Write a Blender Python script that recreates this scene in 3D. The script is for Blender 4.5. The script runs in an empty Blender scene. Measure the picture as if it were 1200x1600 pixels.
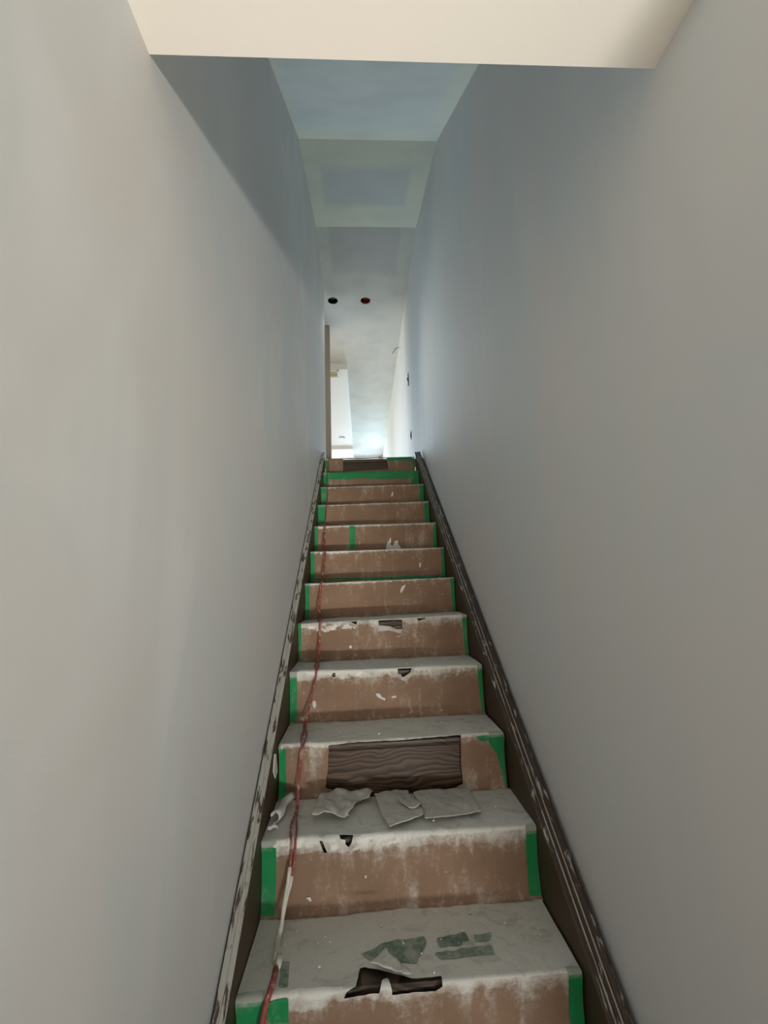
import bpy, bmesh, math, random
from mathutils import Vector, noise, Matrix

# ------------------------------------------------------------------ units
# everything is laid out in stair runs (1 u = one tread run = 0.255 m) with the eye at (0, 0, 0) u
S = 0.255
EYE = 1.58                                   # eye height above the lower floor, m
PI = math.pi
C = bpy.context.scene.collection
def V(x, y, z): return Vector((x*S, y*S, z*S + EYE))

# ------------------------------------------------------------------ camera
FPX, PITCH, YAW, ROLL = 672.5, 0.16923, 0.05269, -0.03489
fwd = Vector((math.sin(YAW)*math.cos(PITCH), math.cos(YAW)*math.cos(PITCH), math.sin(PITCH)))
rt = Vector((math.cos(YAW), -math.sin(YAW), 0)); up = rt.cross(fwd)
R2 = rt*math.cos(ROLL) + up*math.sin(ROLL); U2 = -rt*math.sin(ROLL) + up*math.cos(ROLL)
cd = bpy.data.cameras.new('camera'); cam = bpy.data.objects.new('camera', cd); C.objects.link(cam)
cd.sensor_fit = 'VERTICAL'; cd.sensor_height = 24; cd.lens = FPX/1600*24; cd.clip_start = .02; cd.clip_end = 200
cam.matrix_world = Matrix(((R2.x, U2.x, -fwd.x, 0), (R2.y, U2.y, -fwd.y, 0), (R2.z, U2.z, -fwd.z, EYE), (0, 0, 0, 1)))
bpy.context.scene.camera = cam

# measured directions of the photograph -> points on known planes
def ray(u, v): return fwd + R2*((u-600)/FPX) - U2*((v-800)/FPX)
def onx(u, v, X): d = ray(u, v); return d*(X/d.x)
def ony(u, v, Y): d = ray(u, v); return d*(Y/d.y)
def onz(u, v, Z): d = ray(u, v); return d*(Z/d.z)
def proj(P):
    d = P.dot(fwd); return 600+FPX*P.dot(R2)/d, 800-FPX*P.dot(U2)/d

# ------------------------------------------------------------------ world, lights, exposure
sc = bpy.context.scene
sc.view_settings.view_transform = 'Standard'; sc.view_settings.look = 'None'
sc.view_settings.exposure = 0.09; sc.view_settings.gamma = 1.0; sc.view_settings.use_curve_mapping = False
w = bpy.data.worlds.new('sky'); sc.world = w; w.use_nodes = True
w.node_tree.nodes['Background'].inputs[0].default_value = (.72, .87, 1, 1)
w.node_tree.nodes['Background'].inputs[1].default_value = 3.0

def area(name, loc, d, sx, sy, power, col, spread=180):
    l = bpy.data.lights.new(name, 'AREA'); l.shape = 'RECTANGLE'; l.size = sx*S; l.size_y = sy*S; l.energy = power; l.color = col; l.spread = math.radians(spread)
    o = bpy.data.objects.new(name, l); C.objects.link(o); o.location = V(*loc)
    o.rotation_euler = Vector(d).to_track_quat('-Z', 'Y').to_euler(); return o
# lamps behind the eye: sunlit-floor bounce, then added fills for walls and ceiling
warm, cool = (1, .935, .86), (.80, .93, 1)
area('light_floor_bounce', (5.0, -12.5, -5.9), (0, 0, 1), 4.0, 2.0, 18, (.48, .76, 1))
area('light_near_fill', (3.5, -3.0, -5.5), (-.25, .25, 1), 2.0, 2.0, 0.3, (.8, .9, 1), 110)  # added fill close behind the eye, shining up
area('light_ceiling_wash', (3.3, -3.0, -5.6), (-.27, .40, .93), .8, .8, .76, (1, .89, .78), 40)  # added beam, there only to brighten the lower ceiling
area('light_left_wall_fill', (5.0, -14.0, -5.5), (-.30, 1, .36), 3.0, .9, 10.4, (1, 1, .96), 50)  # added beam to lift the deep left wall; no door stands here
area('light_stairwell_fill', (2.0, -15.0, -5.5), (-.16, 1, .42), 3.0, .8, 3.4, (1, .87, .66), 30)  # narrow added beam up the stairwell, with no door behind it
area('light_lower_fill', (.8, -16.0, -2.0), (0, 1, .12), 4.0, 4.0, 4.0, (1, .82, .68), 50)  # broad added fill facing the stairs; the back wall has no window
# upper floor: daylight from far and left windows, plus two added fill lamps
area('light_upper_far_window', (-3.0, 43.0, 9.0), (0, -1, 0), 10, 7.0, 14, (.9, .95, 1))
area('light_upper_hall_window', (1.4, 42.9, 9.5), (0, -1, -.05), 1.4, 6.0, 21, (.50, .84, 1), 80)
area('light_upper_side_window', (-18.5, 31, 9.0), (1, 0, .05), 12, 6.0, 100, (1, .99, .86))
area('light_upper_room_fill', (-6.0, 34, 9.5), (.5, -1, -.15), 5, 6.0, 12.5, (.68, .84, .98), 60)  # added lamp floating in the far room, hidden by the cross wall
area('light_top_stair_fill', (-1.9, 19.1, 10.5), (.22, -1, -.5), 1.0, 4.0, 3.9, (.92, 1, 1), 70)  # hidden lamp added to throw light down the stairs

# ------------------------------------------------------------------ materials
class NT:
    def __init__(s, name, rough=.8, spec=.3):
        m = bpy.data.materials.new(name); m.use_nodes = True; s.m = m; s.t = m.node_tree; s.n = s.t.nodes
        s.b = s.n['Principled BSDF']; s.b.inputs['Roughness'].default_value = rough
        s.b.inputs['Specular IOR Level'].default_value = spec
        s.geo = s.n.new('ShaderNodeNewGeometry').outputs['Position']
    def link(s, a, b): s.t.links.new(a, b)
    def put(s, sock, v):
        if isinstance(v, bpy.types.NodeSocket): s.link(v, sock)
        elif isinstance(v, (tuple, list)) and len(v) == 3 and sock.type == 'RGBA': sock.default_value = (*v, 1)
        else: sock.default_value = v
    def map(s, scale, rot=(0, 0, 0)):
        a = s.n.new('ShaderNodeMapping'); s.link(s.geo, a.inputs['Vector']); a.inputs['Scale'].default_value = scale
        a.inputs['Rotation'].default_value = rot; return a.outputs[0]
    def noise(s, vec, scale=1, detail=4, dist=0., rough=.5):
        a = s.n.new('ShaderNodeTexNoise'); s.link(vec, a.inputs['Vector']); a.inputs['Scale'].default_value = scale
        a.inputs['Detail'].default_value = detail; a.inputs['Distortion'].default_value = dist; a.inputs['Roughness'].default_value = rough
        return a.outputs['Fac']
    def math(s, op, a, b=0., c=0., clamp=False):
        q = s.n.new('ShaderNodeMath'); q.operation = op; q.use_clamp = clamp
        s.put(q.inputs[0], a); s.put(q.inputs[1], b); s.put(q.inputs[2], c); return q.outputs[0]
    def step(s, v, lo, hi):
        a = s.n.new('ShaderNodeMapRange'); a.interpolation_type = 'SMOOTHSTEP'
        s.put(a.inputs['Value'], v); a.inputs['From Min'].default_value = lo; a.inputs['From Max'].default_value = hi; return a.outputs[0]
    def mix(s, f, a, b):
        q = s.n.new('ShaderNodeMix'); q.data_type = 'RGBA'; s.put(q.inputs[0], f); s.put(q.inputs[6], a); s.put(q.inputs[7], b); return q.outputs[2]
    def attr(s, name):
        a = s.n.new('ShaderNodeAttribute'); a.attribute_name = name; return a.outputs['Fac']
    def xyz(s):
        a = s.n.new('ShaderNodeSeparateXYZ'); s.link(s.geo, a.inputs[0]); return a.outputs
    def color(s, c): s.put(s.b.inputs['Base Color'], c)
    def bump(s, h, strength=.3, dist=.002):
        a = s.n.new('ShaderNodeBump'); a.inputs['Strength'].default_value = strength; a.inputs['Distance'].default_value = dist
        s.link(h, a.inputs['Height']); s.link(a.outputs[0], s.b.inputs['Normal'])
    def vec(s, x, y, z):
        a = s.n.new('ShaderNodeCombineXYZ'); s.put(a.inputs[0], x); s.put(a.inputs[1], y); s.put(a.inputs[2], z); return a.outputs[0]

def simple(name, col, rough=.6, metal=0., var=.15, sc_=60):
    k = NT(name, rough); n = k.noise(k.geo, sc_, 5)
    k.color(k.mix(n, tuple(c*(1-var) for c in col), tuple(min(1, c*(1+var)) for c in col)))
    k.b.inputs['Metallic'].default_value = metal; k.bump(n, .15, .001); return k.m

def wall_mat(name, base, alt, left=False, right=False):
    k = NT(name, .72, .3); x, y, z = k.xyz()
    stre = k.noise(k.map((1, 3.2, .45)), 1.3, 3, .6)
    big = k.noise(k.geo, .9, 2, .3)
    c = k.mix(k.step(stre, .35, .65), base, alt)
    c = k.mix(k.step(big, .4, .62), c, tuple(b*.955 for b in base))
    if right or left:      # joint compound feathered along the ceiling corner and the slope edge
        c = k.mix(k.math('MULTIPLY', k.step(z, 12.3*S+EYE, 12.8*S+EYE), .7), c, (.68, .68, .57))
        if left:           # lens-shaped patch of filler low on the wall
            dy = k.math('DIVIDE', k.math('SUBTRACT', y, LENS.y*S), .055); dz = k.math('DIVIDE', k.math('SUBTRACT', z, LENS.z*S+EYE), .16)
            rr = k.math('ADD', k.math('ABSOLUTE', dy), k.math('MULTIPLY', dz, dz))
            c = k.mix(k.math('MULTIPLY', k.step(rr, 1.05, .95), .8), c, tuple(b*1.12 for b in base))
        if right:
            cream = k.math('MULTIPLY', k.step(y, 15*S, 22*S), k.step(z, 11.2*S+EYE, 12.6*S+EYE))
            c = k.mix(cream, c, (.78, .74, .62))
    hue = k.noise(k.map((1.6, 1.6, 1.1)), 1.2, 3, .8)
    c = k.mix(k.step(hue, .42, .66), c, tuple(a*b for a, b in zip(base, (1.0, .965, .94))))
    hue2 = k.noise(k.map((1.3, 2.1, 1.0), (0, 0, 1)), 1.4, 3, .8)
    c = k.mix(k.step(hue2, .45, .68), c, tuple(a*b for a, b in zip(base, (.93, .965, .975))))
    k.color(c)
    fine = k.noise(k.geo, 260, 2); k.bump(k.math('ADD', fine, k.math('MULTIPLY', stre, 2.)), .10, .001)
    return k.m
LENS = onx(322, 1410, -1.445)
M = {}
M['wall_left'] = wall_mat('painted_drywall_left', (.73, .725, .71), (.785, .785, .77), left=True)
M['wall_right'] = wall_mat('painted_drywall_right', (.75, .755, .75), (.69, .70, .70), right=True)
M['cream'] = simple('cream_ceiling_paint', (.93, .89, .82), .8, var=.015, sc_=220)
M['room'] = simple('room_paint', (.78, .77, .74), .8, var=.02, sc_=20)
M['tan'] = simple('tan_wall_paint', (.28, .235, .18), .8, var=.03, sc_=20)
M['floor'] = simple('floor_boards', (.30, .19, .11), .5, var=.3, sc_=12)
M['white_paint'] = simple('white_satin_paint', (.8, .8, .78), .4, var=.03)
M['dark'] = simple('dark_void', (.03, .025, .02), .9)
M['plug_grey'] = simple('grey_conduit', (.10, .11, .10), .6)
M['rust_wood'] = simple('rough_joist_wood', (.30, .11, .06), .8, var=.4, sc_=40)
M['black'] = simple('black_cable', (.02, .02, .02), .5)
M['steel'] = simple('galvanised_box', (.35, .36, .38), .45, .8)

def slope_ceiling(name, kind):
    k = NT(name, .75, .3); x, y, z = k.xyz(); comp = (.75, .735, .60); board = (.63, .63, .60) if kind == 'B' else (.70, .70, .68)
    wob = k.math('MULTIPLY', k.math('SUBTRACT', k.noise(k.geo, 9, 3), .5), .05)
    xx = k.math('ADD', x, wob); yy = k.math('ADD', y, wob)
    if kind == 'A':
        m = k.math('MAXIMUM', k.step(y, 8.9*S, 9.4*S), k.math('MAXIMUM', k.step(xx, -1.1*S, -1.5*S), k.step(xx, 1.9*S, 2.05*S)))
        c = k.mix(k.math('MULTIPLY', m, .8), (.775, .78, .76), (.82, .80, .68))
    else:
        if kind == 'B': m = k.math('MAXIMUM', k.step(yy, 11.25*S, 10.75*S), k.step(yy, 12.65*S, 13.05*S))
        else: m = k.step(yy, 16.4*S, 17.0*S)
        m = k.math('MAXIMUM', m, k.math('MAXIMUM', k.step(xx, -.88*S, -1.1*S), k.step(xx, 1.66*S, 1.88*S)))
        c = k.mix(m, board, comp if kind == 'B' else (.80, .80, .74))
        if kind == 'C': c = k.mix(k.math('MULTIPLY', k.step(y, 17*S, 22*S), .95), c, (.76, .77, .76))
    n = k.noise(k.geo, 3.0, 3); c = k.mix(k.math('MULTIPLY', k.step(n, .4, .7), .25), c, (.5, .51, .49))
    k.color(c); k.bump(k.noise(k.geo, 200, 2), .08, .001); return k.m
M['ceilA'] = slope_ceiling('skimmed_slope', 'A'); M['ceilB'] = slope_ceiling('taped_drywall_slope', 'B'); M['ceilC'] = slope_ceiling('taped_drywall_flat', 'C')

def oak(name, dark, light):
    k = NT(name, .45, .4)
    x, y, z = k.xyz()
    wv = k.noise(k.map((4.5, 3, 9)), 1, 2)
    warp = k.math('MULTIPLY', k.math('SUBTRACT', wv, .5), .12)
    v = k.vec(k.math('MULTIPLY', x, .10), k.math('MULTIPLY', y, .5), k.math('ADD', z, warp))
    wa = k.n.new('ShaderNodeTexWave'); wa.wave_type = 'BANDS'; wa.bands_direction = 'Z'; wa.wave_profile = 'SAW'
    wa.inputs['Scale'].default_value = 19; wa.inputs['Distortion'].default_value = 2.2; wa.inputs['Detail'].default_value = 3
    k.link(v, wa.inputs['Vector'])
    pores = k.noise(k.map((6, 30, 420)), 1, 3)
    c = k.mix(k.step(wa.outputs['Fac'], .15, .85), dark, light)
    c = k.mix(k.step(pores, .52, .7), c, tuple(a*.45 for a in dark))
    k.color(c); k.bump(wa.outputs['Fac'], .2, .001); return k.m
M['oak'] = oak('stained_oak', (.028, .015, .008), (.125, .070, .037))
M['oak_tread'] = oak('stained_oak_tread', (.03, .019, .013), (.10, .07, .048))

# paper: 'dust' = dried compound dust, 'white' = plaster crust, both per vertex
def paper_mat(name, base, dustcol, whitecol, gain=1., rough=.85):
    k = NT(name, rough, .2)
    n1 = k.noise(k.geo, 70, 6, .4, .65); n2 = k.noise(k.geo, 9, 4); n3 = k.noise(k.geo, 230, 3)
    d = k.attr('dust'); wh = k.attr('white')
    n4 = k.noise(k.map((26, 26, 5)), 1, 4, .8)
    dd = k.math('ADD', d, k.math('MULTIPLY', k.math('SUBTRACT', n1, .5), .75)); dd = k.math('ADD', dd, k.math('MULTIPLY', k.math('SUBTRACT', n4, .5), .75))
    dd = k.math('ADD', dd, k.math('MULTIPLY', k.math('SUBTRACT', n2, .5), .5))
    f = k.math('MULTIPLY', k.step(dd, .12, .88), gain)
    c = k.mix(k.step(n2, .3, .7), tuple(b*.93 for b in base), tuple(b*1.07 for b in base))
    c = k.mix(f, c, k.mix(n3, tuple(b*.86 for b in dustcol), tuple(min(1, b*1.1) for b in dustcol)))
    sm = k.noise(k.map((11, 17, 11)), 1, 5, 1.2, .6)
    c = k.mix(k.math('MULTIPLY', k.math('MULTIPLY', k.step(sm, .52, .68), f), .42), c, tuple(b*.52 for b in dustcol))
    w2 = k.math('ADD', wh, k.math('MULTIPLY', k.math('SUBTRACT', n1, .5), 1.0))
    c = k.mix(k.step(w2, .36, .70), c, whitecol)
    k.color(c); k.bump(k.math('ADD', n1, k.math('MULTIPLY', n2, 1.5)), .25, .002); return k.m
M['paper'] = paper_mat('kraft_paper', (.285, .185, .125), (.75, .75, .69), (.86, .85, .81))
M['tape'] = paper_mat('green_masking_tape', (.018, .255, .085), (.40, .43, .37), (.62, .64, .6), .95, .55)
M['tape_dusty'] = paper_mat('dusty_green_masking_tape', (.10, .19, .13), (.58, .60, .54), (.6, .6, .56), .9, .7)
M['scrap'] = paper_mat('dusty_torn_paper', (.42, .34, .28), (.64, .63, .58), (.80, .79, .75))
M['plaster'] = simple('dried_plaster', (.72, .71, .67), .8, var=.1)

def trim_mat(name, wood, cover, seed):
    k = NT(name, .5, .35)
    v = k.map((95, 7, 7), (0, 0, 0))
    slope = k.math('ADD', k.math('MULTIPLY', k.geo_y, 1.0), 0) if hasattr(k, 'geo_y') else None
    x, y, z = k.xyz()
    along = k.math('ADD', k.math('MULTIPLY', y, .79), k.math('MULTIPLY', z, .61))
    across = k.math('SUBTRACT', k.math('MULTIPLY', z, .79), k.math('MULTIPLY', y, .61))
    n = k.noise(k.vec(k.math('MULTIPLY', x, 80), k.math('ADD', k.math('MULTIPLY', along, 14), seed), k.math('MULTIPLY', across, 60)), 1, 5, .5, .6)
    g = k.noise(k.vec(k.math('MULTIPLY', x, 300), k.math('MULTIPLY', along, 6), k.math('MULTIPLY', across, 300)), 1, 3)
    c = k.mix(g, tuple(a*.6 for a in wood), tuple(a*1.5 for a in wood))
    c = k.mix(k.step(n, cover, cover+.07), c, k.mix(g, (.34, .33, .29), (.52, .51, .46)))
    k.color(c); k.bump(n, .35, .002); return k.m
M['cap_right'] = trim_mat('worn_painted_moulding', (.060, .042, .032), .58, 3.)
M['cap_left'] = trim_mat('peeling_painted_moulding', (.075, .055, .040), .405, 9.)
M['skirt'] = trim_mat('dark_stained_skirt', (.066, .042, .026), .72, 5.)
M['groove'] = trim_mat('white_paint_line', (.16, .14, .12), .40, 1.)
k = NT('red_cord', .55); n = k.noise(k.geo, 60, 4); k.color(k.mix(k.step(n, .52, .68), (.30, .075, .06), (.46, .32, .27))); M['cord'] = k.m
M['cord_white'] = simple('plaster_coated_cord', (.66, .63, .55), .8, var=.2)
kk = NT('window_glass', .05); kk.b.inputs['Transmission Weight'].default_value = 1; kk.b.inputs['Alpha'].default_value = .25; M['glass'] = kk.m

# ------------------------------------------------------------------ object helpers
def link(name, me, mats, parent=None):
    o = bpy.data.objects.new(name, me); C.objects.link(o)
    for m in (mats if isinstance(mats, list) else [mats]): me.materials.append(m)
    if parent: o.parent = parent
    return o
def tag(o, label=None, cat=None, group=None, kind=None):
    for a, b in (('label', label), ('category', cat), ('group', group), ('kind', kind)):
        if b: o[a] = b
    return o
def empty(name, label, cat, loc=None):
    o = bpy.data.objects.new(name, None); C.objects.link(o); o.empty_display_size = .05
    return tag(o, label, cat)
def mesh_of(vs, fs, smooth=False):
    me = bpy.data.meshes.new('m'); me.from_pydata([V(*v) for v in vs], [], fs); me.validate(); me.update()
    if smooth:
        for p in me.polygons: p.use_smooth = True
    return me
class MB:
    def __init__(s): s.v = []; s.f = []
    def box(s, x0, x1, y0, y1, z0, z1):
        b = len(s.v); s.v += [(x, y, z) for x in (x0, x1) for y in (y0, y1) for z in (z0, z1)]
        s.f += [tuple(b+i for i in q) for q in ((0, 1, 3, 2), (4, 6, 7, 5), (0, 4, 5, 1), (2, 3, 7, 6), (0, 2, 6, 4), (1, 5, 7, 3))]; return s
    def prism_x(s, prof, x0, x1):           # closed profile in (y, z), extruded along x
        b = len(s.v); n = len(prof)
        s.v += [(x0, y, z) for y, z in prof] + [(x1, y, z) for y, z in prof]
        s.f += [tuple(range(b, b+n))[::-1], tuple(range(b+n, b+2*n))] + [(b+i, b+(i+1) % n, b+n+(i+1) % n, b+n+i) for i in range(n)]; return s
    def hexa(s, p):                          # 8 points: bottom 4 (ccw), top 4
        b = len(s.v); s.v += p
        s.f += [tuple(b+i for i in q) for q in ((3, 2, 1, 0), (4, 5, 6, 7), (0, 1, 5, 4), (1, 2, 6, 5), (2, 3, 7, 6), (3, 0, 4, 7))]; return s
    def cyl(s, c, ax, r, h, n=20, r2=None):
        b = len(s.v); r2 = r if r2 is None else r2
        for k_, rr in ((0, r), (h, r2)):
            for i in range(n):
                a = 2*PI*i/n; p = [0, 0, 0]; j, l = [q for q in range(3) if q != ax]
                p[j] = rr*math.cos(a); p[l] = rr*math.sin(a); p[ax] = k_; s.v.append(tuple(c[q]+p[q] for q in range(3)))
        s.f += [tuple(range(b, b+n))[::-1], tuple(range(b+n, b+2*n))] + [(b+i, b+(i+1) % n, b+n+(i+1) % n, b+n+i) for i in range(n)]; return s
    def tube(s, pts, r, n=8):
        pts = [Vector(p) for p in pts]; b = len(s.v); m = len(pts)
        for i, p in enumerate(pts):
            t = (pts[min(i+1, m-1)]-pts[max(i-1, 0)]).normalized(); a = t.cross(Vector((1, 0, 0)))
            if a.length < .1: a = t.cross(Vector((0, 0, 1)))
            a.normalize(); c = t.cross(a); rr = r[i] if isinstance(r, list) else r
            for q in range(n):
                an = 2*PI*q/n; s.v.append(tuple(p+a*rr*math.cos(an)+c*rr*math.sin(an)))
        for i in range(m-1):
            for q in range(n): s.f.append((b+i*n+q, b+i*n+(q+1) % n, b+(i+1)*n+(q+1) % n, b+(i+1)*n+q))
        s.f += [tuple(range(b, b+n))[::-1], tuple(range(b+(m-1)*n, b+m*n))]; return s
    def build(s, name, mat, parent=None, smooth=False, bevel=0):
        me = mesh_of(s.v, s.f, smooth)
        bm = bmesh.new(); bm.from_mesh(me); bmesh.ops.recalc_face_normals(bm, faces=bm.faces)
        if bevel: bmesh.ops.bevel(bm, geom=bm.edges, offset=bevel*S, segments=2, affect='EDGES', profile=.6)
        bm.to_mesh(me); bm.free()
        return link(name, me, mat, parent)
def struct(o): o['kind'] = 'structure'; return o
def cut(o, cutter):
    md = o.modifiers.new('cut', 'BOOLEAN'); md.object = cutter; md.operation = 'DIFFERENCE'; md.solver = 'EXACT'
    dg = bpy.context.evaluated_depsgraph_get(); me = bpy.data.meshes.new_from_object(o.evaluated_get(dg))
    o.modifiers.clear(); o.data = me; bpy.data.objects.remove(cutter, do_unlink=True)

# ------------------------------------------------------------------ measured layout (u)
WL, WR = -1.445, 2.340                    # faces of the stairwell walls
XL, XR = -1.325, 2.090                    # inner faces of the skirt boards
Y0, Z0, RISE = 4.8828, -3.8223, .78819    # front edge of the first step in view
ZC, YC = 3.84, 2.579                      # lower ceiling and where it ends
ZF = 4.848                                # upper floor
ZU = 13.4                                 # upper ceiling
FL = -EYE/S                               # lower floor
ZT = {1: (-3.831, -3.837), 2: (-3.005, -3.027), 3: (-2.264, -2.253), 4: (-1.418, -1.434), 5: (-.693, -.636), 6: (.104, .132), 7: (.901, .911),
      8: (1.689, 1.703), 9: (2.474, 2.507), 10: (3.262, 3.291), 11: (4.031, 4.026), 12: (4.853, 4.858)}
XT = {1: (-1.318, 2.067), 2: (-1.320, 2.085), 3: (-1.310, 2.056), 4: (-1.318, 2.058), 5: (-1.32, 2.08), 6: (-1.318, 2.08), 7: (-1.309, 2.078),
      8: (-1.317, 2.08), 9: (-1.32, 2.067), 10: (-1.32, 2.08), 11: (-1.32, 2.08), 12: (-1.32, 2.08)}
NS = list(range(-1, 13))
def zt(i, x):
    a, b = ZT.get(i, (Z0+(i-1)*RISE,)*2); f = (x-XL)/(XR-XL); return a+(b-a)*f
def yn(i): return Y0+i-1
def xe(i): return XT.get(i, (-1.31, 2.07))

# ------------------------------------------------------------------ setting
T = .5
struct(MB().box(WL-T, WL, -24, 17.68, FL-1, ZU+1).build('wall_left', M['wall_left']))
wr = struct(MB().box(WR, WR+T, .9, 45, FL-1, ZU+1).build('wall_right', M['wall_right']))
struct(MB().box(-6, 18, -24, Y0+12, FL-.3, FL).build('floor', M['floor']))
struct(MB().box(WL-T, 18, -24, YC, ZC, ZC+.5).build('ceiling', M['cream']))
struct(MB().box(WL-T, 18, YC-.5, YC-.001, ZC+.5, 7.2).build('wall_header', M['wall_right']))
struct(MB().box(WR+T, 18, .9, 1.4, FL, ZC).build('wall_front_right', M['room']))
struct(MB().box(17.5, 18, -24, .9, FL, ZC).build('wall_lower_right', M['room']))
struct(MB().box(WL-T, 18, -24.5, -24, FL, ZC).build('wall_back', M['room']))
# sloped ceiling parallel to the stairs, shallower slope, flat ceiling
sa = (12.05-9.30)/(9.90-6.25); za = 12.05-sa*(9.90-YC)
struct(MB().prism_x([(YC-.5, za-sa*.5), (9.90, 12.05), (9.90, 12.55), (YC-.5, za-sa*.5+.5)], WL-.2, WR+.2).build('ceiling_slope', M['ceilA']))
struct(MB().prism_x([(9.90, 12.05), (14.2, 13.36), (14.2, 13.9), (9.90, 12.55)], WL-.2, WR+.2).build('ceiling_shallow_slope', M['ceilB']))
ceil = struct(MB().box(-20, WR+.2, 14.2, 46, ZU, ZU+.08).build('ceiling_upper', M['ceilC']))
H1 = onz(520, 470, ZU); H2 = onz(571, 470, ZU)
for h in (H1, H2):
    cut(ceil, MB().cyl((h.x, h.y, ZU-.2), 2, .235, 1, 32).build('cutter', M['dark']))
# space above the two cut-outs, with what shows inside them
hc = []
for h, m, lab in ((H1, 'plug_grey', 'round recessed-light cut-out in the upper ceiling, left one, grey inside'),
                  (H2, 'rust_wood', 'round recessed-light cut-out in the upper ceiling, right one, reddish wood inside')):
    e = empty('ceiling_cutout', lab, 'light opening'); e.location = V(h.x, h.y, ZU+.08)
    def loc(o): o.parent = e; o.matrix_parent_inverse = Matrix.Translation(-e.location); return o
    mb = MB(); n = 32                                     # thin cut edge ring lining the hole
    for i in range(n):
        a0, a1 = 2*PI*i/n, 2*PI*(i+1)/n
        q = [(h.x+r*math.cos(a), h.y+r*math.sin(a)) for r, a in ((.222, a0), (.222, a1), (.236, a1), (.236, a0))]
        mb.hexa([(x, y, ZU-.004) for x, y in q]+[(x, y, ZU+.078) for x, y in q])
    loc(mb.build('cut_edge', M['rust_wood' if m == 'rust_wood' else 'dark']))
    loc(MB().box(h.x-.42, h.x+.42, h.y-.42, h.y+.42, ZU+.9, ZU+.95).box(h.x-.42, h.x-.38, h.y-.42, h.y+.42, ZU+.09, ZU+.9).box(h.x+.38, h.x+.42, h.y-.42, h.y+.42, ZU+.09, ZU+.9)
        .box(h.x-.38, h.x+.38, h.y+.38, h.y+.42, ZU+.09, ZU+.9).box(h.x-.38, h.x+.38, h.y-.42, h.y-.38, ZU+.09, ZU+.9).build('void_lining', M['dark']))
    if m == 'rust_wood':
        loc(MB().box(h.x-.1, h.x+.2, h.y-.36, h.y+.36, ZU+.2, ZU+.7).build('joist', M[m], bevel=.01))
    else:
        loc(MB().tube([(h.x-.3, h.y-.1, ZU+.2), (h.x-.05, h.y+.02, ZU+.14), (h.x+.3, h.y+.1, ZU+.24)], .05).build('conduit', M[m], smooth=True))

struct(MB().box(-20, WR, Y0+11.22, 46, ZF-.35, ZF-.02).build('floor_upper', M['floor']))
struct(MB().box(-20, WL-T, 14.2, 14.7, ZF, ZU).build('wall_side_room', M['room']))
struct(MB().box(-20, -1.43, 20.45, 20.9, ZF-.02, ZU).build('wall_cross', M['tan']))
# far wall with window openings, left wall with window opening
yf = 43.4
struct(MB().box(-20, -8.2, yf, yf+.5, ZF, ZU).box(-8.2, WR, yf, yf+.5, ZF, 5.6).box(2.1, WR, yf, yf+.5, 5.6, ZU).box(-3.2, -2.8, yf, yf+.5, 5.6, ZU).box(-8.2, WR, yf, yf+.5, 13.37, ZU).build('wall_far', M['room']))
for j, (a, b) in enumerate(((-8.2, -3.2), (-2.8, 2.1))):
    wdo = struct(MB().box(a, a+.15, yf, yf+.3, 5.6, 13.37).box(b-.15, b, yf, yf+.3, 5.6, 13.37).box(a, b, yf, yf+.3, 5.6, 5.8).box(a, b, yf, yf+.3, 13.2, 13.37)
        .box((a+b)/2-.08, (a+b)/2+.08, yf, yf+.3, 5.8, 13.2).build('window_%d' % (j+1), M['white_paint']))
    MB().box(a+.15, b-.15, yf+.14, yf+.16, 5.8, 13.2).build('pane', M['glass'], wdo)
struct(MB().box(-20.5, -20, 14.2, 46, ZF, ZU).build('wall_upper_left', M['room']))

# dropped soffit, beam, vent and downlight of the far room
e = struct(MB().box(-9, -.64, 24.35, 39.0, 13.0, ZU).build('trim_1', M['white_paint']))
struct(MB().box(-9, -.66, 39.0, 41.9, 12.75, ZU).build('trim_2', M['white_paint']))
P1 = onz(517, 578, 13.0); P2 = onz(529.5, 589, 13.0)
v = empty('air_vent', 'square cream ceiling grille under the soffit at the top of the stairs, left', 'vent')
MB().box(P1.x-.5, P2.x, P1.y, P1.y+.08, 12.94, 13).box(P1.x-.5, P2.x, P2.y-.08, P2.y, 12.94, 13).box(P2.x-.07, P2.x, P1.y, P2.y, 12.94, 13).box(P1.x-.5, P1.x-.43, P1.y, P2.y, 12.94, 13).build('frame', M['white_paint'], v)
gm = simple('grille_beige', (.72, .66, .50), .6)
MB().box(P1.x-.43, P2.x-.07, P1.y+.08, P2.y-.08, 12.985, 12.999).build('backing', gm, v)
for j in range(6):
    y = P1.y+.12+j*(P2.y-P1.y-.24)/6
    MB().hexa([(P1.x-.43, y, 12.95), (P2.x-.07, y, 12.95), (P2.x-.07, y+.03, 12.95), (P1.x-.43, y+.03, 12.95), (P1.x-.43, y+.05, 12.985), (P2.x-.07, y+.05, 12.985), (P2.x-.07, y+.08, 12.985), (P1.x-.43, y+.08, 12.985)]).build('slat', gm, v)
D = onz(534, 684, 13.0)
dl = empty('downlight', 'small round recessed downlight in the far soffit', 'light')
MB().cyl((D.x, D.y, 12.96), 2, .30, .04, 28).build('trim_ring', M['steel'], dl)
MB().cyl((D.x, D.y, 12.93), 2, .2, .03, 24).build('lens', M['white_paint'], dl)

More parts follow.
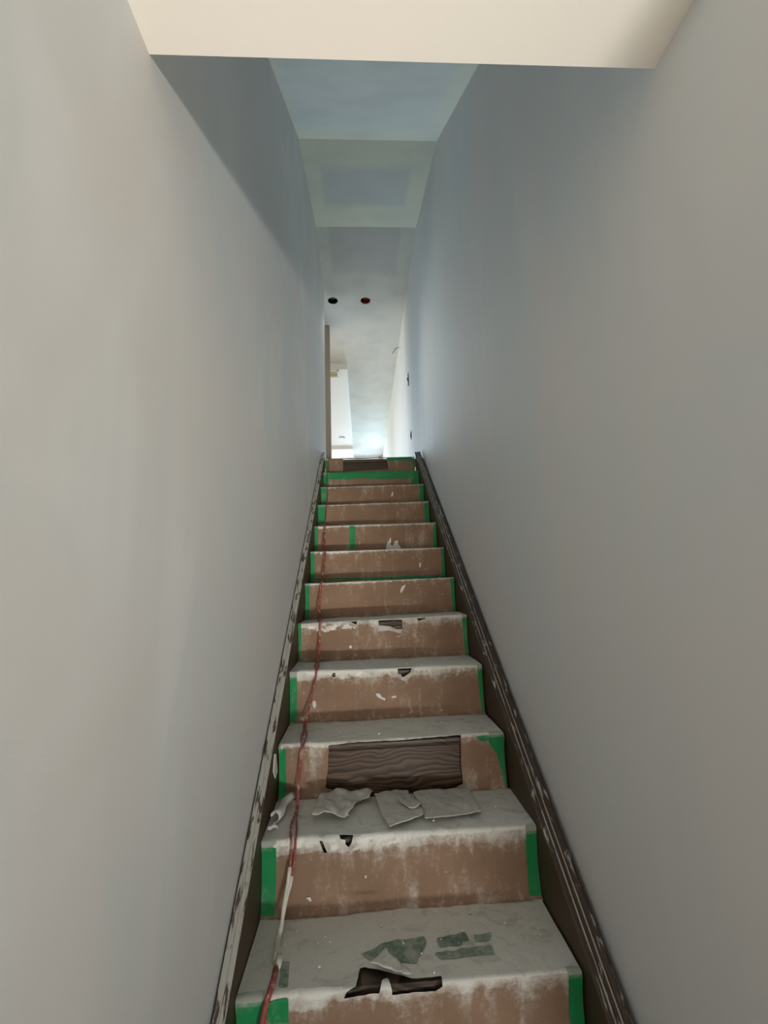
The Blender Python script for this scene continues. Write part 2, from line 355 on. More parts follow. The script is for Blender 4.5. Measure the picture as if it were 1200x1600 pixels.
# electrical boxes cut in the right wall of the upper hall
for px, py0, py1, wd, lab in ((638, 580, 604, .34, 'open dark switch-box cut-out in the upper hall right wall, with loose cable'),
                              (642.5, 672, 688, .30, 'open dark outlet-box cut-out low on the upper hall right wall')):
    a = onx(px, py0, WR); b = onx(px, py1, WR); y = (a.y+b.y)/2; z1, z0 = a.z, b.z
    cut(wr, MB().box(WR-.2, WR+.3, y-wd/2, y+wd/2, z0, z1).build('cutter', M['dark']))
    e = empty('electrical_box', lab, 'wall box'); e.location = V(WR, y, (z0+z1)/2)
    def loc(o): o.parent = e; o.matrix_parent_inverse = Matrix.Translation(-e.location); return o
    g = .012
    loc(MB().box(WR+.25, WR+.29, y-wd/2+g, y+wd/2-g, z0+g, z1-g).box(WR+.0, WR+.25, y-wd/2+g, y-wd/2+.03, z0+g, z1-g).box(WR+.0, WR+.25, y+wd/2-.03, y+wd/2-g, z0+g, z1-g)
        .box(WR+.0, WR+.25, y-wd/2+.03, y+wd/2-.03, z0+g, z0+.03).box(WR+.0, WR+.25, y-wd/2+.03, y+wd/2-.03, z1-.03, z1-g).build('box_shell', M['dark']))
    if wd > .32:
        loc(MB().tube([(WR+.24, y, z1-.1), (WR+.05, y+.02, z1-.14), (WR-.05, y, (z0+z1)/2), (WR+.01, y-.05, z0+.1), (WR-.03, y-.08, z0-.05)], .022).build('cable', M['black'], smooth=True))
    else:
        loc(MB().tube([(WR+.24, y, z1-.1), (WR-.02, y, z1-.1), (WR-.03, y, z0+.12), (WR+.1, y, z0+.05)], .02).build('cable', M['black'], smooth=True))
W1 = onx(625, 543, WR-.01)
cb = MB().tube([(WR+.05, W1.y+.1, W1.z+.05), (WR-.02, W1.y, W1.z), (WR-.12, W1.y-.1, W1.z-.05), (WR-.24, W1.y+.3, W1.z+.1), (WR-.38, W1.y+.6, W1.z)], .018).build('cable_stub', M['black'], smooth=True)
tag(cb, 'thin dark cable end poking out at the upper hall ceiling corner, right', 'cable')

# ------------------------------------------------------------------ staircase
st = empty('staircase', 'narrow steep wooden staircase with dark oak steps between painted skirt boards', 'staircase'); 
ROFF = .12                                  # riser board behind the nosing
for i in NS:
    y = yn(i); zb0, zb1 = zt(i-1, XL)-.06, zt(i-1, XR)-.06
    yb = y+1+ROFF+.1 if i < 12 else y+.25
    zl, zr = zt(i, XL)-.045, zt(i, XR)-.045; th = .11
    # tread with rounded nosing
    prof = [(y+.09, 0), (y+.074, -.018), (y+.07, -.055), (y+.078, -.09), (y+.095, -th), (yb, -th), (yb, 0)]
    vs = [(XL, a, zl+b) for a, b in prof]+[(XR, a, zr+b) for a, b in prof]; n = len(prof)
    fs = [tuple(range(n))[::-1], tuple(range(n, 2*n))]+[(q, (q+1) % n, n+(q+1) % n, n+q) for q in range(n)]
    m = MB(); m.v, m.f = vs, fs; m.build('tread', M['oak_tread'], st)
    m = MB(); ya = y+ROFF
    m.hexa([(XL, ya, zb0), (XR, ya, zb1), (XR, ya+.08, zb1), (XL, ya+.08, zb0), (XL, ya, zl-th), (XR, ya, zr-th), (XR, ya+.08, zr-th), (XL, ya+.08, zl-th)])
    m.build('riser', M['oak' if i != 12 else 'oak_tread'], st)
def nose(y): return Z0+(y-Y0)*RISE
def sloped(prof, ya, yb, name, mat, parent, smooth=False, seg=1):    # profile in (x, height above nosing line)
    m = MB(); n = len(prof)
    for q in range(seg+1):
        y = ya+(yb-ya)*q/seg; m.v += [(x, y, nose(y)+h) for x, h in prof]
    for q in range(seg):
        for r in range(n): m.f.append((q*n+r, q*n+(r+1) % n, (q+1)*n+(r+1) % n, (q+1)*n+r))
    m.f += [tuple(range(n))[::-1], tuple(range(seg*n, seg*n+n))]
    return m.build(name, mat, parent, smooth)
ya, yb = Y0-2.3, 15.65
hR, hL = .27, .40
sk = sloped([(XR, -1.35), (XR, hR-.05), (XR+.09, hR-.05), (XR+.09, -1.35)], ya, yb, 'skirt_board', M['skirt'], st)
capR = [(XR-.015, hR-.045), (XR-.02, hR-.01), (XR+.0, hR+.004), (XR+.03, hR+.006), (XR+.045, hR-.015), (XR+.058, hR-.015), (XR+.07, hR+.012), (XR+.095, hR+.012),
        (XR+.105, hR-.008), (XR+.118, hR-.008), (XR+.13, hR+.014), (XR+.17, hR+.022), (XR+.195, hR+.012), (XR+.197, hR-.06)]
sloped(capR, ya, yb+.05, 'cap_moulding', M['cap_right'], sk, seg=30)
for a, b in ((.043, .060), (.103, .120)):
    sloped([(XR+a, hR-.014), (XR+b, hR-.014), (XR+b, hR-.006), (XR+a, hR-.006)], ya, yb, 'paint_line', M['groove'], sk, seg=2)
sl = sloped([(XL-.06, -1.35), (XL-.06, hL-.05), (XL, hL-.05), (XL, -1.35)], ya, yb, 'skirt_board', M['skirt'], st)
capL = [(XL+.012, hL-.05), (XL+.016, hL-.015), (XL+.0, hL+.004), (XL-.03, hL+.008), (XL-.04, hL-.004), (XL-.05, hL+.01), (XL-.093, hL+.012), (XL-.097, hL-.07)]
sloped(capL, ya, yb-.15, 'cap_moulding', M['cap_left'], sl, seg=30)
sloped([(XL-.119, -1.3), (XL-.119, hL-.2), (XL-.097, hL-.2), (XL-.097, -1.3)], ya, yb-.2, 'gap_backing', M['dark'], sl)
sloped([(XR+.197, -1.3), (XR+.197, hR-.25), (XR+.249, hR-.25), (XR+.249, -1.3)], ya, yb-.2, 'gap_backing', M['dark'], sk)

# ------------------------------------------------------------------ paper covering
def sharp(i, s, h, x):
    y = yn(i); zb = zt(i-1, x)
    if s < 0: return (y+.03+s, zb)                       # runs out over the tread below
    if s < h:
        f = s/h
        yo = .03+.03*math.sin(min(f, .88)/.88*PI)
        if f > .80: yo = yo*(1-(f-.80)/.20) if f < .95 else 0.0
        return (y+yo, zb+s)
    return (y+(s-h), zb+h)
def surf(i, x, s, off=0.):
    h = zt(i, x)-zt(i-1, x); ay = az = 0.; ks = (-.045, -.022, 0, .022, .045)
    for kq in ks:
        a, b = sharp(i, s+kq, h, x); ay += a; az += b
    ay /= 5; az /= 5
    # wrinkles and sag
    q = Vector((x*1.6, s*2.2, i*7.3))
    n1 = noise.noise(q)*.016+noise.noise(q*3.1)*.007+noise.noise(Vector((x*9, s*1.5, i*3.1)))*.004*(1 if s < h else .4)
    t = s/h
    if t < 1: ny, nz = -1, 0
    else: ny, nz = 0, 1
    bl = max(0, min(1, (t-.93)/.14)); ny, nz = -(1-bl), bl
    n1 = max(n1, -.014) if nz > .5 else n1
    return Vector((x, ay+ny*(n1+off), az+nz*(n1*.7+off)))
def pxs(i, u, v):                                        # photograph point on step i -> (x, s)
    P = ony(u, v, yn(i)+.02); h = zt(i, P.x)-zt(i-1, P.x); s = P.z-zt(i-1, P.x)
    if s <= h: return (P.x, s)
    P = onz(u, v, zt(i, P.x)); return (P.x, h+P.y-yn(i))
def inside(p, poly):
    r = False; j = len(poly)-1
    for k_ in range(len(poly)):
        a, b = poly[k_], poly[j]
        if (a[1] > p[1]) != (b[1] > p[1]) and p[0] < (b[0]-a[0])*(p[1]-a[1])/(b[1]-a[1])+a[0]: r = not r
        j = k_
    return r
def nearest(p, poly):
    best = None
    for k_ in range(len(poly)):
        a = Vector(poly[k_-1]); b = Vector(poly[k_]); d = b-a; t = max(0, min(1, (Vector(p)-a).dot(d)/max(d.length_squared, 1e-9)))
        q = a+d*t; L = (q-Vector(p)).length
        if best is None or L < best[0]: best = (L, q)
    return best
def ragged(poly, amp, seed=0., seg=.05):
    out = []
    for k_ in range(len(poly)):
        a = Vector(poly[k_-1]); b = Vector(poly[k_]); n = max(1, int((b-a).length/seg))
        for q in range(n):
            p = a.lerp(b, q/n); out.append((p.x+amp*noise.noise(Vector((p.x*23, p.y*23, seed))), p.y+amp*noise.noise(Vector((p.x*23, p.y*23, seed+9)))))
    return out
def sheet(x0, x1, s0, s1, nx, ns, fn, keep=None, holes=(), dust=None, white=None, thick=.0):
    """grid in (x, s), trimmed to a keep polygon and pierced by hole polygons, then laid on a surface"""
    bm = bmesh.new(); g = {}
    for a in range(nx+1):
        for b in range(ns+1): g[a, b] = bm.verts.new((x0+(x1-x0)*a/nx, s0+(s1-s0)*b/ns, 0))
    for a in range(nx):
        for b in range(ns):
            c = (x0+(x1-x0)*(a+.5)/nx, s0+(s1-s0)*(b+.5)/ns)
            if keep and not inside(c, keep): continue
            if any(inside(c, h) for h in holes): continue
            bm.faces.new((g[a, b], g[a+1, b], g[a+1, b+1], g[a, b+1]))
    cell = 1.0*math.hypot((x1-x0)/nx, (s1-s0)/ns)
    bmesh.ops.delete(bm, geom=[v_ for v_ in bm.verts if not v_.link_faces], context='VERTS')
    for v_ in bm.verts:
        if v_.is_boundary:
            for pl in ([keep] if keep else [])+list(holes):
                L, q = nearest((v_.co.x, v_.co.y), pl)
                if L < cell: v_.co.x, v_.co.y = q.x, q.y; break
    ld = bm.verts.layers.float.new('dust'); lw = bm.verts.layers.float.new('white')
    for v_ in bm.verts:
        x, s = v_.co.x, v_.co.y
        v_[ld] = dust(x, s) if dust else 0.; v_[lw] = white(x, s) if white else 0.
        v_.co = V(*fn(x, s))
    if thick:
        r = bmesh.ops.extrude_face_region(bm, geom=list(bm.faces))
        nv = [e_ for e_ in r['geom'] if isinstance(e_, bmesh.types.BMVert)]
        for v_ in nv: v_.co.z += thick*S
    bmesh.ops.recalc_face_normals(bm, faces=bm.faces)
    me = bpy.data.meshes.new('sheet'); bm.to_mesh(me); bm.free()
    for p in me.polygons: p.use_smooth = True
    return me

pr = empty('paper_covering', 'dusty brown kraft paper with green tape covering every stair step', 'paper')
DUST = {1: (1.0, .16), 2: (.95, .17), 3: (.92, .10), 4: (.95, .12), 5: (.9, .15), 6: (.8, .05), 7: (.8, .06), 8: (.6, .07), 9: (.5, .04), 10: (.5, .05), 11: (.2, .03), 12: (.1, .02)}
WHT = {1: .38, 2: .5, 3: .35, 4: .45, 5: .62, 6: .45, 7: .5, 8: .25, 9: .25, 10: .25, 11: .1, 12: .3}
def mkdust(i):
    D0, band = DUST.get(i, (.9, .12))
    def f(x, s):
        h = RISE; base = .10
        edge = h-band*(.85+.75*noise.noise(Vector((x*2.3, i*5., 0)))+.35*noise.noise(Vector((x*9, i*5., 3))))
        # heavier to the left of each nosing
        if s > h-.02: d = D0*(.94-.04*x)
        elif s > edge: d = (.52+.30*(s-edge)/max(.01, h-edge))*(.92-.10*x)
        else: d = base+max(0, .45-(edge-s)/.42)*.48*D0*(1 if i < 6 else .6)
        d += (.26 if i < 6 else .16)*max(0, noise.noise(Vector((x*3, s*1.3, i*2.)))-.15)        # vertical wipes
        if s < .14 and i > 0: d += .22*(1-s/.14)*(.5+noise.noise(Vector((x*4, 3, i))))
        return d
    return f
def mkwhite(i):
    W0 = WHT.get(i, .3)
    def f(x, s):
        h = RISE; k_ = max(0, 1-abs(s-(h+.0))/.16)
        lft = .6+.4*max(-1, min(1, (0.6-x)/1.2))
        wv = W0*k_*lft
        n = noise.noise(Vector((x*6, s*6, i*11.)))
        if n > .56: wv += .35
        if s < .1 or s > h+.9: wv += .18*(.5+noise.noise(Vector((x*5, 1, i))))
        return wv
    return f
Pg = lambda i, pts, amp=.012: ragged([pxs(i, *p) for p in pts], amp, i*1.7)
HOLES = {
    1: [Pg(1, [(538, 1562), (542, 1546), (556, 1540), (562, 1512), (570, 1510), (652, 1529), (690, 1524), (692, 1540), (680, 1549), (612, 1558), (607, 1540), (598, 1538), (592, 1552), (560, 1556)])],
    2: [Pg(2, [(499, 1312), (504, 1313), (511, 1334), (506, 1334)], .004), Pg(2, [(530, 1305), (552, 1305), (550, 1312), (545, 1324), (540, 1318), (540, 1311), (532, 1309)], .004)],
    3: [Pg(3, [(513, 1164), (560, 1158), (620, 1156), (720, 1148), (721, 1190), (724, 1226), (700, 1236), (640, 1243), (590, 1248), (545, 1243), (508, 1232), (512, 1205)], .015)],
    4: [Pg(4, [(621, 1044), (644, 1043), (640, 1051), (629, 1058), (622, 1052)], .003), Pg(4, [(518, 1051), (524, 1051), (524, 1058), (519, 1058)], .001)],
    5: [Pg(5, [(591, 969), (628, 968), (629, 983), (620, 983), (610, 978), (592, 977)], .003), Pg(5, [(546, 971), (558, 970), (557, 976)], .001), Pg(5, [(651, 966), (668, 965), (654, 970)], .001)],
    12: [ragged([pxs(12, 536, 717), pxs(12, 604, 714.5), pxs(12, 607, 733), pxs(12, 536, 736)], .008)],
}
sheets = {}
for i in NS:
    a, b = xe(i); nx, ns = (300, 150) if 1 <= i <= 5 else ((160, 80) if i > 0 else (60, 30))
    if i > 8: nx, ns = 120, 50
    s1 = RISE+1.02 if i < 12 else RISE+.22
    def edge(x): return x
    me = sheet(a, b, -.05, s1, nx, ns, lambda x, s: surf(i, x, s), holes=HOLES.get(i, ()), dust=mkdust(i), white=mkwhite(i))
    sheets[i] = link('paper_sheet', me, M['paper'], pr)
# gap between runs of paper: sheets wander a little off the skirts
def patch(i, poly, mat, name, off, parent, dust=0., white=0., amp=.008, n=None, parentobj=None):
    pl = [(min(max(p[0], xe(i)[0]+.003), xe(i)[1]-.003), p[1]) for p in ragged(poly, amp, i*3.3+poly[0][0])]; xs = [p[0] for p in pl]; ss = [p[1] for p in pl]
    x0, x1, s0, s1 = min(xs), max(xs), min(ss)-.01, max(ss)+.01
    nx = max(4, min(90, int((x1-x0)/.018))); ns = max(4, min(110, int((s1-s0)/.018)))
    if i > 5: nx = max(3, nx//2); ns = max(3, ns//2)
    df = dust if callable(dust) else (lambda x, s: dust)
    wf = white if callable(white) else (lambda x, s: white)
    me = sheet(x0, x1, s0, s1, nx, ns, lambda x, s: surf(i, x, s, off+.004*noise.noise(Vector((x*14, s*5, i)))), keep=pl, dust=df, white=wf)
    return link(name, me, M[mat], sheets[i])
def tdust(i):
    def f(x, s):
        h = RISE; d = .05+.30*max(0, noise.noise(Vector((x*5, s*3, i*4.))))
        if s > h-.03: d += .85
        elif s > h-.08: d += .25
        return d
    return f
# side tape down each riser: (left px top, left px bottom), (right ...)
LT = {1: [(366, 1564), (413, 1560), (411, 1600), (364, 1600)], 2: [(407, 1318), (432, 1316), (429, 1438), (405, 1440)], 3: [(434, 1170), (447, 1170), (446, 1250), (432, 1254)],
      4: [(452, 1052), (464, 1051), (463, 1128), (450, 1131)], 5: [(464, 976), (471, 976), (470, 1036), (463, 1040)], 6: [(475, 913), (484, 913), (483, 960), (474, 962)],
      7: [(485, 863), (492, 863), (491, 905), (484, 906)], 8: [(490, 822), (497, 822), (496, 858), (489, 860)], 9: [(496, 790), (509, 790), (508, 818), (495, 819)],
      10: [(501, 761), (511, 761), (510, 786), (500, 787)], 11: [(504, 738), (514, 738), (513, 758), (503, 759)], 12: [(506, 716), (513, 716), (513, 735), (506, 736)]}
RT = {1: [(886, 1519), (913, 1517), (921, 1600), (893, 1600)], 2: [(821, 1293), (842, 1291), (850, 1394), (828, 1398)], 3: [(764, 1148), (789, 1146), (799, 1230), (790, 1232), (778, 1180), (764, 1160)],
      4: [(745, 1042), (754, 1040), (763, 1108), (753, 1110)], 5: [(721, 964), (733, 962), (736, 1022), (728, 1024)], 6: [(703, 904), (711, 903), (717, 950), (709, 952)],
      7: [(690, 857), (695, 856), (698, 899), (691, 900)], 8: [(677, 818), (683, 817), (685, 852), (677, 854)], 9: [(663, 784), (671, 784), (672, 814), (664, 815)],
      10: [(655, 757), (663, 757), (664, 781), (656, 782)], 11: [(640, 736), (656, 735), (658, 754), (644, 756)], 12: [(643, 715), (651, 714), (654, 733), (646, 734)]}
for i in range(1, 13):
    for side, dct in (('l', LT), ('r', RT)):
        pts = [pxs(i, *p) for p in dct[i]]
        pl = []
        for k_, (x, s) in enumerate(pts):
            near = min(s, RISE+.01)
            s = max(.012, near)
            x = max(xe(i)[0]+.002, min(xe(i)[1]-.002, x))
            if s > RISE-.12 and k_ < 2: s = RISE+.05
            if i > 1 and k_ > (len(pts)-3) and s < .15: s = .015
            if i == 1 and k_ >= 2: s = .015
            pl.append((x, s))
        patch(i, pl, 'tape', 'tape_strip', .008, None, tdust(i), .0 if i > 2 else .12, amp=.010)
# further pieces of tape: under dust on treads, along the upper nosings
def tp(i, pts, mat='tape', dust=.1, white=0., name='tape_strip', off=.006, amp=.01): return patch(i, [pxs(i, *p) for p in pts], mat, name, off, None, dust, white, amp)
tp(1, [(420, 1562), (451, 1556), (451, 1600), (424, 1600), (414, 1590)], dust=.2, off=.013)
tp(1, [(440, 1504), (452, 1502), (450, 1543), (436, 1545)], 'tape_dusty', .5)
tp(1, [(566, 1492), (600, 1474), (664, 1462), (668, 1476), (650, 1506), (606, 1506), (576, 1500)], 'tape_dusty', 0.46, amp=.03)
tp(1, [(682, 1466), (728, 1458), (734, 1472), (722, 1474), (724, 1478), (686, 1482)], 'tape_dusty', 0.48, amp=.02)
tp(1, [(678, 1490), (740, 1482), (768, 1478), (772, 1492), (690, 1502)], 'tape_dusty', 0.48, amp=.02)
tp(1, [(740, 1462), (768, 1458), (766, 1472), (744, 1474)], 'tape_dusty', 0.58, amp=.02)
tp(3, [(764, 1148), (764, 1160), (748, 1156), (742, 1150)], dust=.25)
tp(8, [(546, 822), (556, 822), (554, 858), (545, 858)], dust=.15)
tp(7, [(486, 904), (540, 903), (640, 900), (690, 898), (690, 901), (640, 904), (486, 907)], dust=.2)
tp(11, [(505, 738), (655, 735), (655, 740), (645, 747), (600, 748), (560, 747), (540, 749), (505, 748)], dust=.05)
tp(12, [(606, 713.5), (651, 713.2), (652, 719), (606, 720)], dust=.05)
tp(5, [(734, 962), (742, 968), (745, 1020), (738, 1022)], dust=.1) if False else None
# plaster splashes and blobs stuck to the risers
def blob(i, pts, dust=0.): return tp(i, pts, 'plaster', 0, 1, 'plaster_splash', .010, .006)
blob(5, [(505, 978), (512, 975), (518, 980), (515, 987), (507, 988), (503, 984)])
blob(8, [(603, 858), (604, 850), (608, 844), (611, 838), (611, 846), (610, 850), (614, 853), (617, 845), (622, 844), (622, 850), (627, 855), (624, 858)])
blob(6, [(625, 924), (628, 916), (634, 913), (632, 919), (627, 927)])
blob(4, [(587, 1085), (593, 1084), (597, 1090), (602, 1092), (603, 1096), (596, 1093), (590, 1090)])
blob(4, [(489, 1095), (493, 1096), (494, 1103), (491, 1108), (488, 1102)])
blob(4, [(612, 1089), (619, 1087), (620, 1090), (613, 1092)])
blob(2, [(478, 1405), (484, 1403), (489, 1411), (483, 1409)])
blob(2, [(570, 1371), (573, 1370), (573, 1375), (570, 1375)])
blob(5, [(545, 1010), (549, 1008), (550, 1013), (546, 1014)])
blob(10, [(612, 770), (615, 767), (614, 774), (611, 776)])
blob(7, [(655, 880), (658, 878), (658, 886), (655, 886)])
# crust of white compound on the nosings, left side
def crust(i, pts):
    pl = [pxs(i, *p) for p in pts]; cx = [p[0] for p in pl]; lo, hi = min(cx), max(cx)
    def wf(x, s):
        e_ = nearest((x, s), pl)[0]; f = min(1, e_/.05)*min(1, max(0, (hi+.05-x)/(.45*(hi-lo)+.05)))
        return .70*f*(.8+.5*noise.noise(Vector((x*7, s*12, i))))
    md = mkdust(i)
    return patch(i, pl, 'paper', 'plaster_crust', .010, None, lambda x, s: md(x, s)*1.0, wf, .02)
crust(2, [(440, 1312), (470, 1305), (497, 1304), (500, 1318), (504, 1332), (470, 1331), (440, 1326), (425, 1322)])
crust(2, [(508, 1306), (530, 1304), (532, 1312), (540, 1320), (538, 1334), (515, 1334)])
crust(2, [(553, 1306), (620, 1296), (700, 1292), (700, 1302), (640, 1318), (580, 1328), (545, 1336), (548, 1322)])
crust(1, [(452, 1548), (536, 1541), (538, 1550), (530, 1556), (470, 1560), (453, 1562)])
crust(1, [(596, 1532), (607, 1530), (611, 1545), (612, 1560), (600, 1562), (594, 1552)])
crust(5, [(470, 975), (545, 973), (560, 976), (590, 978), (592, 984), (540, 986), (500, 990), (480, 984)])
crust(4, [(455, 1047), (515, 1046), (520, 1052), (516, 1058), (470, 1056)])
crust(3, [(438, 1162), (470, 1160), (513, 1162), (512, 1170), (470, 1166), (440, 1170)])
# paint drips on the left skirt board
for pts in ([(430, 1178), (432, 1178), (434, 1205), (431, 1216), (428, 1206)], [(419, 1187), (422, 1190), (417, 1198), (413, 1197)]):
    q = [onx(*p, XL+.014) for p in pts]; m = MB(); n = len(q)
    m.v = [(XL-.002, p.y, p.z) for p in q]+[(XL+.012, p.y, p.z) for p in q]
    m.f = [tuple(range(n)), tuple(range(n, 2*n))[::-1]]+[(a, (a+1) % n, n+(a+1) % n, n+a) for a in range(n)]
    m.build('paint_drip', M['plaster'], sl)
# torn flap hanging below the hole of the fifth nosing, and curled edge right of the big hole
def flap(i, pts, lift, label=None):
    pl = ragged([pxs(i, *p) for p in pts], .004, i)
    xs = [p[0] for p in pl]; ss = [p[1] for p in pl]; mid = (min(ss)+max(ss))/2; sp = max(ss)-min(ss)
    me = sheet(min(xs)-.01, max(xs)+.01, min(ss)-.01, max(ss)+.01, 40, 30, lambda x, s: surf(i, x, s, .01+lift*abs(s-max(ss))/sp), keep=pl, dust=lambda x, s: .55, white=lambda x, s: .25)
    o = link('torn_flap', me, M['scrap'], sheets[i]); return o
flap(5, [(590, 977), (610, 979), (620, 983), (629, 983), (626, 990), (608, 985), (591, 986)], .05)
flap(4, [(646, 1043), (640, 1051), (629, 1058), (624, 1050), (626, 1062), (634, 1064), (648, 1050)], .03)

# ------------------------------------------------------------------ torn paper lying on the second tread
def scrap(i, pts, label, lift=.02, curl=None, dust=.7, white=.12, thick=.007, base=.045, group=None, seed=0., wr_=1.):
    pl2 = []
    for p in pts:
        P = onz(p[0], p[1], zt(i, 0)+base); pl2.append((P.x, P.y))
    pl2 = [(p[0], min(p[1], yn(i+1)-.035)) for p in ragged(pl2, .012, seed, .04)]; xs = [p[0] for p in pl2]; ys = [p[1] for p in pl2]
    x0, x1, y0, y1 = min(xs)-.01, max(xs)+.01, min(ys)-.01, max(ys)+.01
    cx, cy = (x0+x1)/2, (y0+y1)/2
    def fn(x, y):
        z = zt(i, x)+base+lift*.5*(1+noise.noise(Vector((x*3.1, y*3.1, seed))))*wr_+.014*noise.noise(Vector((x*11, y*9, seed)))*wr_+.035*abs(noise.noise(Vector((x*4.5+y*2, y*3, seed+2))))*wr_
        if curl: z += curl(x, y)
        return (x, y, z)
    me = sheet(x0, x1, y0, y1, max(8, int((x1-x0)/.016)), max(8, int((y1-y0)/.016)), fn, keep=pl2, dust=lambda x, y: dust, white=lambda x, y: white+.4*max(0, noise.noise(Vector((x*5, y*7, seed+4)))), thick=thick)
    o = link('paper_scrap', me, M['scrap']); return tag(o, label, 'paper scrap', group)
scrap(2, [(513, 1226), (545, 1232), (582, 1242), (577, 1252), (561, 1255), (552, 1268), (538, 1284), (514, 1281), (487, 1281), (489, 1268), (500, 1250)],
      'crumpled pale paper scrap left of centre on the step below the bare wood', .06, seed=1., dust=.8, white=.35, curl=lambda x, y: .03*math.sin(x*9+y*4)**2, wr_=1.1)
scrap(2, [(585, 1243), (612, 1240), (634, 1233), (640, 1243), (660, 1266), (662, 1274), (610, 1296), (597, 1278)],
      'middle flat piece of grey torn paper below the bare wood, with pointed lower tip', .03, seed=2., dust=.85, wr_=.55, curl=lambda x, y: .02*abs(math.sin(x*5)))
scrap(2, [(645, 1239), (690, 1230), (727, 1222), (752, 1268), (706, 1277), (664, 1281), (661, 1265)],
      'four-sided flat piece of grey torn paper at right below the bare wood', .035, seed=3., dust=.75, wr_=.5)
scrap(2, [(624, 1250), (641, 1244), (656, 1254), (657, 1262), (640, 1266), (626, 1259)],
      'small curled paper scrap lying on top of the middle torn piece', .05, seed=4., base=.085, dust=.75, curl=lambda x, y: .03*math.cos(x*16))
scrap(1, [(577, 1511), (588, 1504), (602, 1491), (618, 1505), (640, 1522), (645, 1529), (612, 1521)],
      'small pale triangular paper flap behind the hole in the nearest step', .05, seed=5., dust=.8, white=.35)
# rolled peel of tape at the left end of the second tread, and small curls by it
def roll(i, a, b, r0, turns, label, mat, lift=0.):
    A = onz(*a, zt(i, XL)+.05); B = onz(*b, zt(i, XL)+.05); ax = (B-A); L = ax.length; ax.normalize(); sd = ax.cross(Vector((0, 0, 1))).normalized()
    m = MB(); n = 26; seg = 8; th = .010; uv = Vector((0, 0, 1))
    for q in range(seg+1):
        for e_ in range(2):
            for k_ in range(n+1):
                an = -PI*.55+turns*2*PI*k_/n; rr = r0*(1-.45*k_/n)*(1-.25*q/seg)-(th if e_ else 0)
                c = A+ax*(L*q/seg)+uv*(r0*.9+lift)+sd*(.02*math.sin(q*.9))
                m.v.append(tuple(c+sd*rr*math.cos(an)+uv*rr*math.sin(an)))
    W = 2*(n+1)
    for q in range(seg):
        for k_ in range(n):
            for e_ in range(2):
                b0 = q*W+e_*(n+1)+k_; m.f.append((b0, b0+1, b0+W+1, b0+W))
        for k_ in (0, n): m.f.append((q*W+k_, q*W+n+1+k_, (q+1)*W+n+1+k_, (q+1)*W+k_))
    for q in (0, seg):
        for k_ in range(n): m.f.append((q*W+k_, q*W+k_+1, q*W+n+2+k_, q*W+n+1+k_))
    o = m.build('tape_curl', M[mat], smooth=True); return tag(o, label, 'tape curl')
M['pale'] = simple('pale_dusty_tape', (.56, .57, .53), .7, var=.12, sc_=40)
roll(2, (428, 1286), (454, 1252), .085, .8, 'rolled pale peel of tape at the left end of the torn-paper step', 'pale')
roll(2, (418, 1296), (434, 1294), .03, .7, 'tiny curled pale sliver in front of the rolled peel on the left', 'pale')

# debris crumbs on the two near treads
random.seed(5)
cr = MB()
for q in range(70):
    i = random.choice((1, 1, 2, 2, 3, 4)); x = random.uniform(-1.2, 1.9); y = yn(i)+random.uniform(.08, .9)
    r = random.uniform(.006, .016); z = zt(i, x)+.02
    cr.hexa([(x-r, y-r, z), (x+r, y-r*.6, z), (x+r*.7, y+r, z), (x-r, y+r*.8, z), (x-r*.6, y-r*.5, z+r), (x+r*.5, y-r*.4, z+r*1.2), (x+r*.4, y+r*.5, z+r), (x-r*.5, y+r*.4, z+r*.8)])
tag(cr.build('plaster_crumbs', M['plaster']), 'tiny white plaster crumbs scattered over the lower stair steps', 'crumbs', kind='stuff')

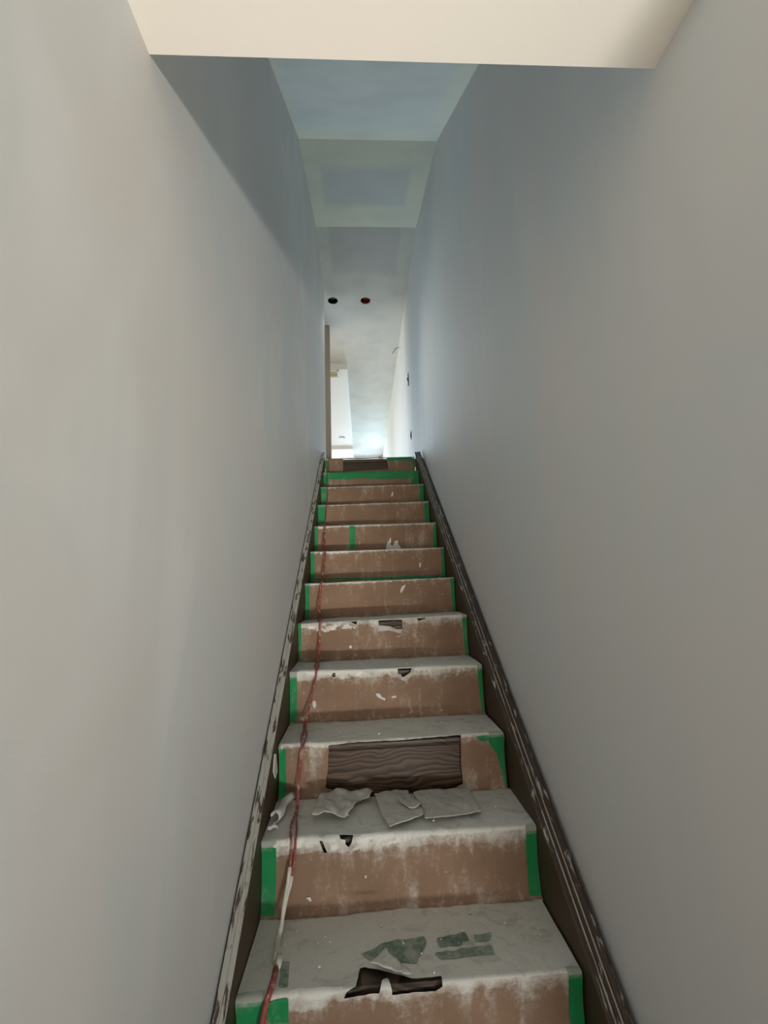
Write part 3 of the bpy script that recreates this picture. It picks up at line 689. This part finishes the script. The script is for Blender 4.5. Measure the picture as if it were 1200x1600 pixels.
# ------------------------------------------------------------------ red cord
PX = [(700, 513), (716, 513), (760, 512), (800, 510), (850, 507), (900, 504), (940, 500), (980, 499), (1000, 498), (1060, 494), (1080, 490), (1144, 476), (1184, 470), (1260, 462),
      (1304, 458), (1336, 458), (1380, 452), (1410, 446), (1452, 441), (1470, 437), (1500, 433), (1530, 428), (1567, 416), (1600, 409), (1700, 398), (1900, 380)]
def px_at(v_):
    if v_ <= PX[0][0]: return PX[0][1]
    for (a, b), (c, d) in zip(PX, PX[1:]):
        if v_ <= c: return b+(d-b)*(v_-a)/(c-a)
    return PX[-1][1]
def solve_x(y, z, dx=0.):
    x = -.8
    for _ in range(6):
        u, v_ = proj(Vector((x, y, z))); x += (px_at(v_)+dx-u)*Vector((x, y, z)).dot(fwd)/FPX
    return x
def cordpath(i0, i1, r, wob, ph):
    ks = []
    for i in range(i1, i0-1, -1):
        za = zt(i, -.9); zb = zt(i-1, -.9)
        ks += [(yn(i)+.45, za+r+.02), (yn(i)+.12, za+r+.03), (yn(i)-r-.015, za+r-.01), (yn(i)-r-.04, za-.16), (yn(i)-.10, zb+.40), (yn(i)-.24, zb+.14), (yn(i)-.36, zb+r+.03)]
    out = []
    for q in range(len(ks)-1):
        for t in (0, .33, .66):
            y = ks[q][0]+(ks[q+1][0]-ks[q][0])*t; z = ks[q][1]+(ks[q+1][1]-ks[q][1])*t; out.append((y, z))
    out.append(ks[-1])
    return [(solve_x(y, z)+wob*math.sin(y*2.9+ph)+wob*.35*math.sin(y*9+ph*2), y, z) for y, z in out]
cord = empty('extension_cord', 'thin red electrical cord running down the left side of the stair steps', 'cord')
split_y = 5.15
full = cordpath(0, 12, .03, 0., 0.)
low = [p for p in full if p[1] < split_y+.05]
upA = [p for p in cordpath(1, 12, .02, .030, 0.) if p[1] >= split_y]; upB = [p for p in cordpath(1, 12, .02, .036, 2.4) if p[1] >= split_y]
topx = upA[0][0]
lead = [(topx-.42, 17.3, ZF+.03), (topx-.40, 16.9, ZF+.04), (topx-.2, 16.5, ZF+.04)]
MB().tube(low, .030, 8).build('red_cord', M['cord'], cord, True)
MB().tube(lead+upA, .015, 6).build('red_strand', M['cord'], cord, True)
MB().tube([p for p in upB if p[1] < 12.2], .015, 6).build('red_strand', M['cord'], cord, True)
wa_ = [p for p in upA if 5.1 < p[1] < 5.95 and p[2] < zt(2, -1)-.20]
wb_ = [p for p in upB if 5.1 < p[1] < 5.95 and p[2] < zt(2, -1)-.30]
MB().tube(wa_, [.024+.006*noise.noise(Vector((q*.9, 0, 0))) for q in range(len(wa_))], 8).build('plaster_coated_section', M['cord_white'], cord, True)
MB().tube(wb_, [.022+.006*noise.noise(Vector((q*.9, 4, 0))) for q in range(len(wb_))], 8).build('plaster_coated_section', M['cord_white'], cord, True)
j = wa_[-1]; MB().tube([Vector(j)+Vector((0, .06, .0)), Vector(j), Vector(j)+Vector((0, -.08, 0))], [.030, .040, .034], 10).build('cord_joint', M['cord_white'], cord, True)
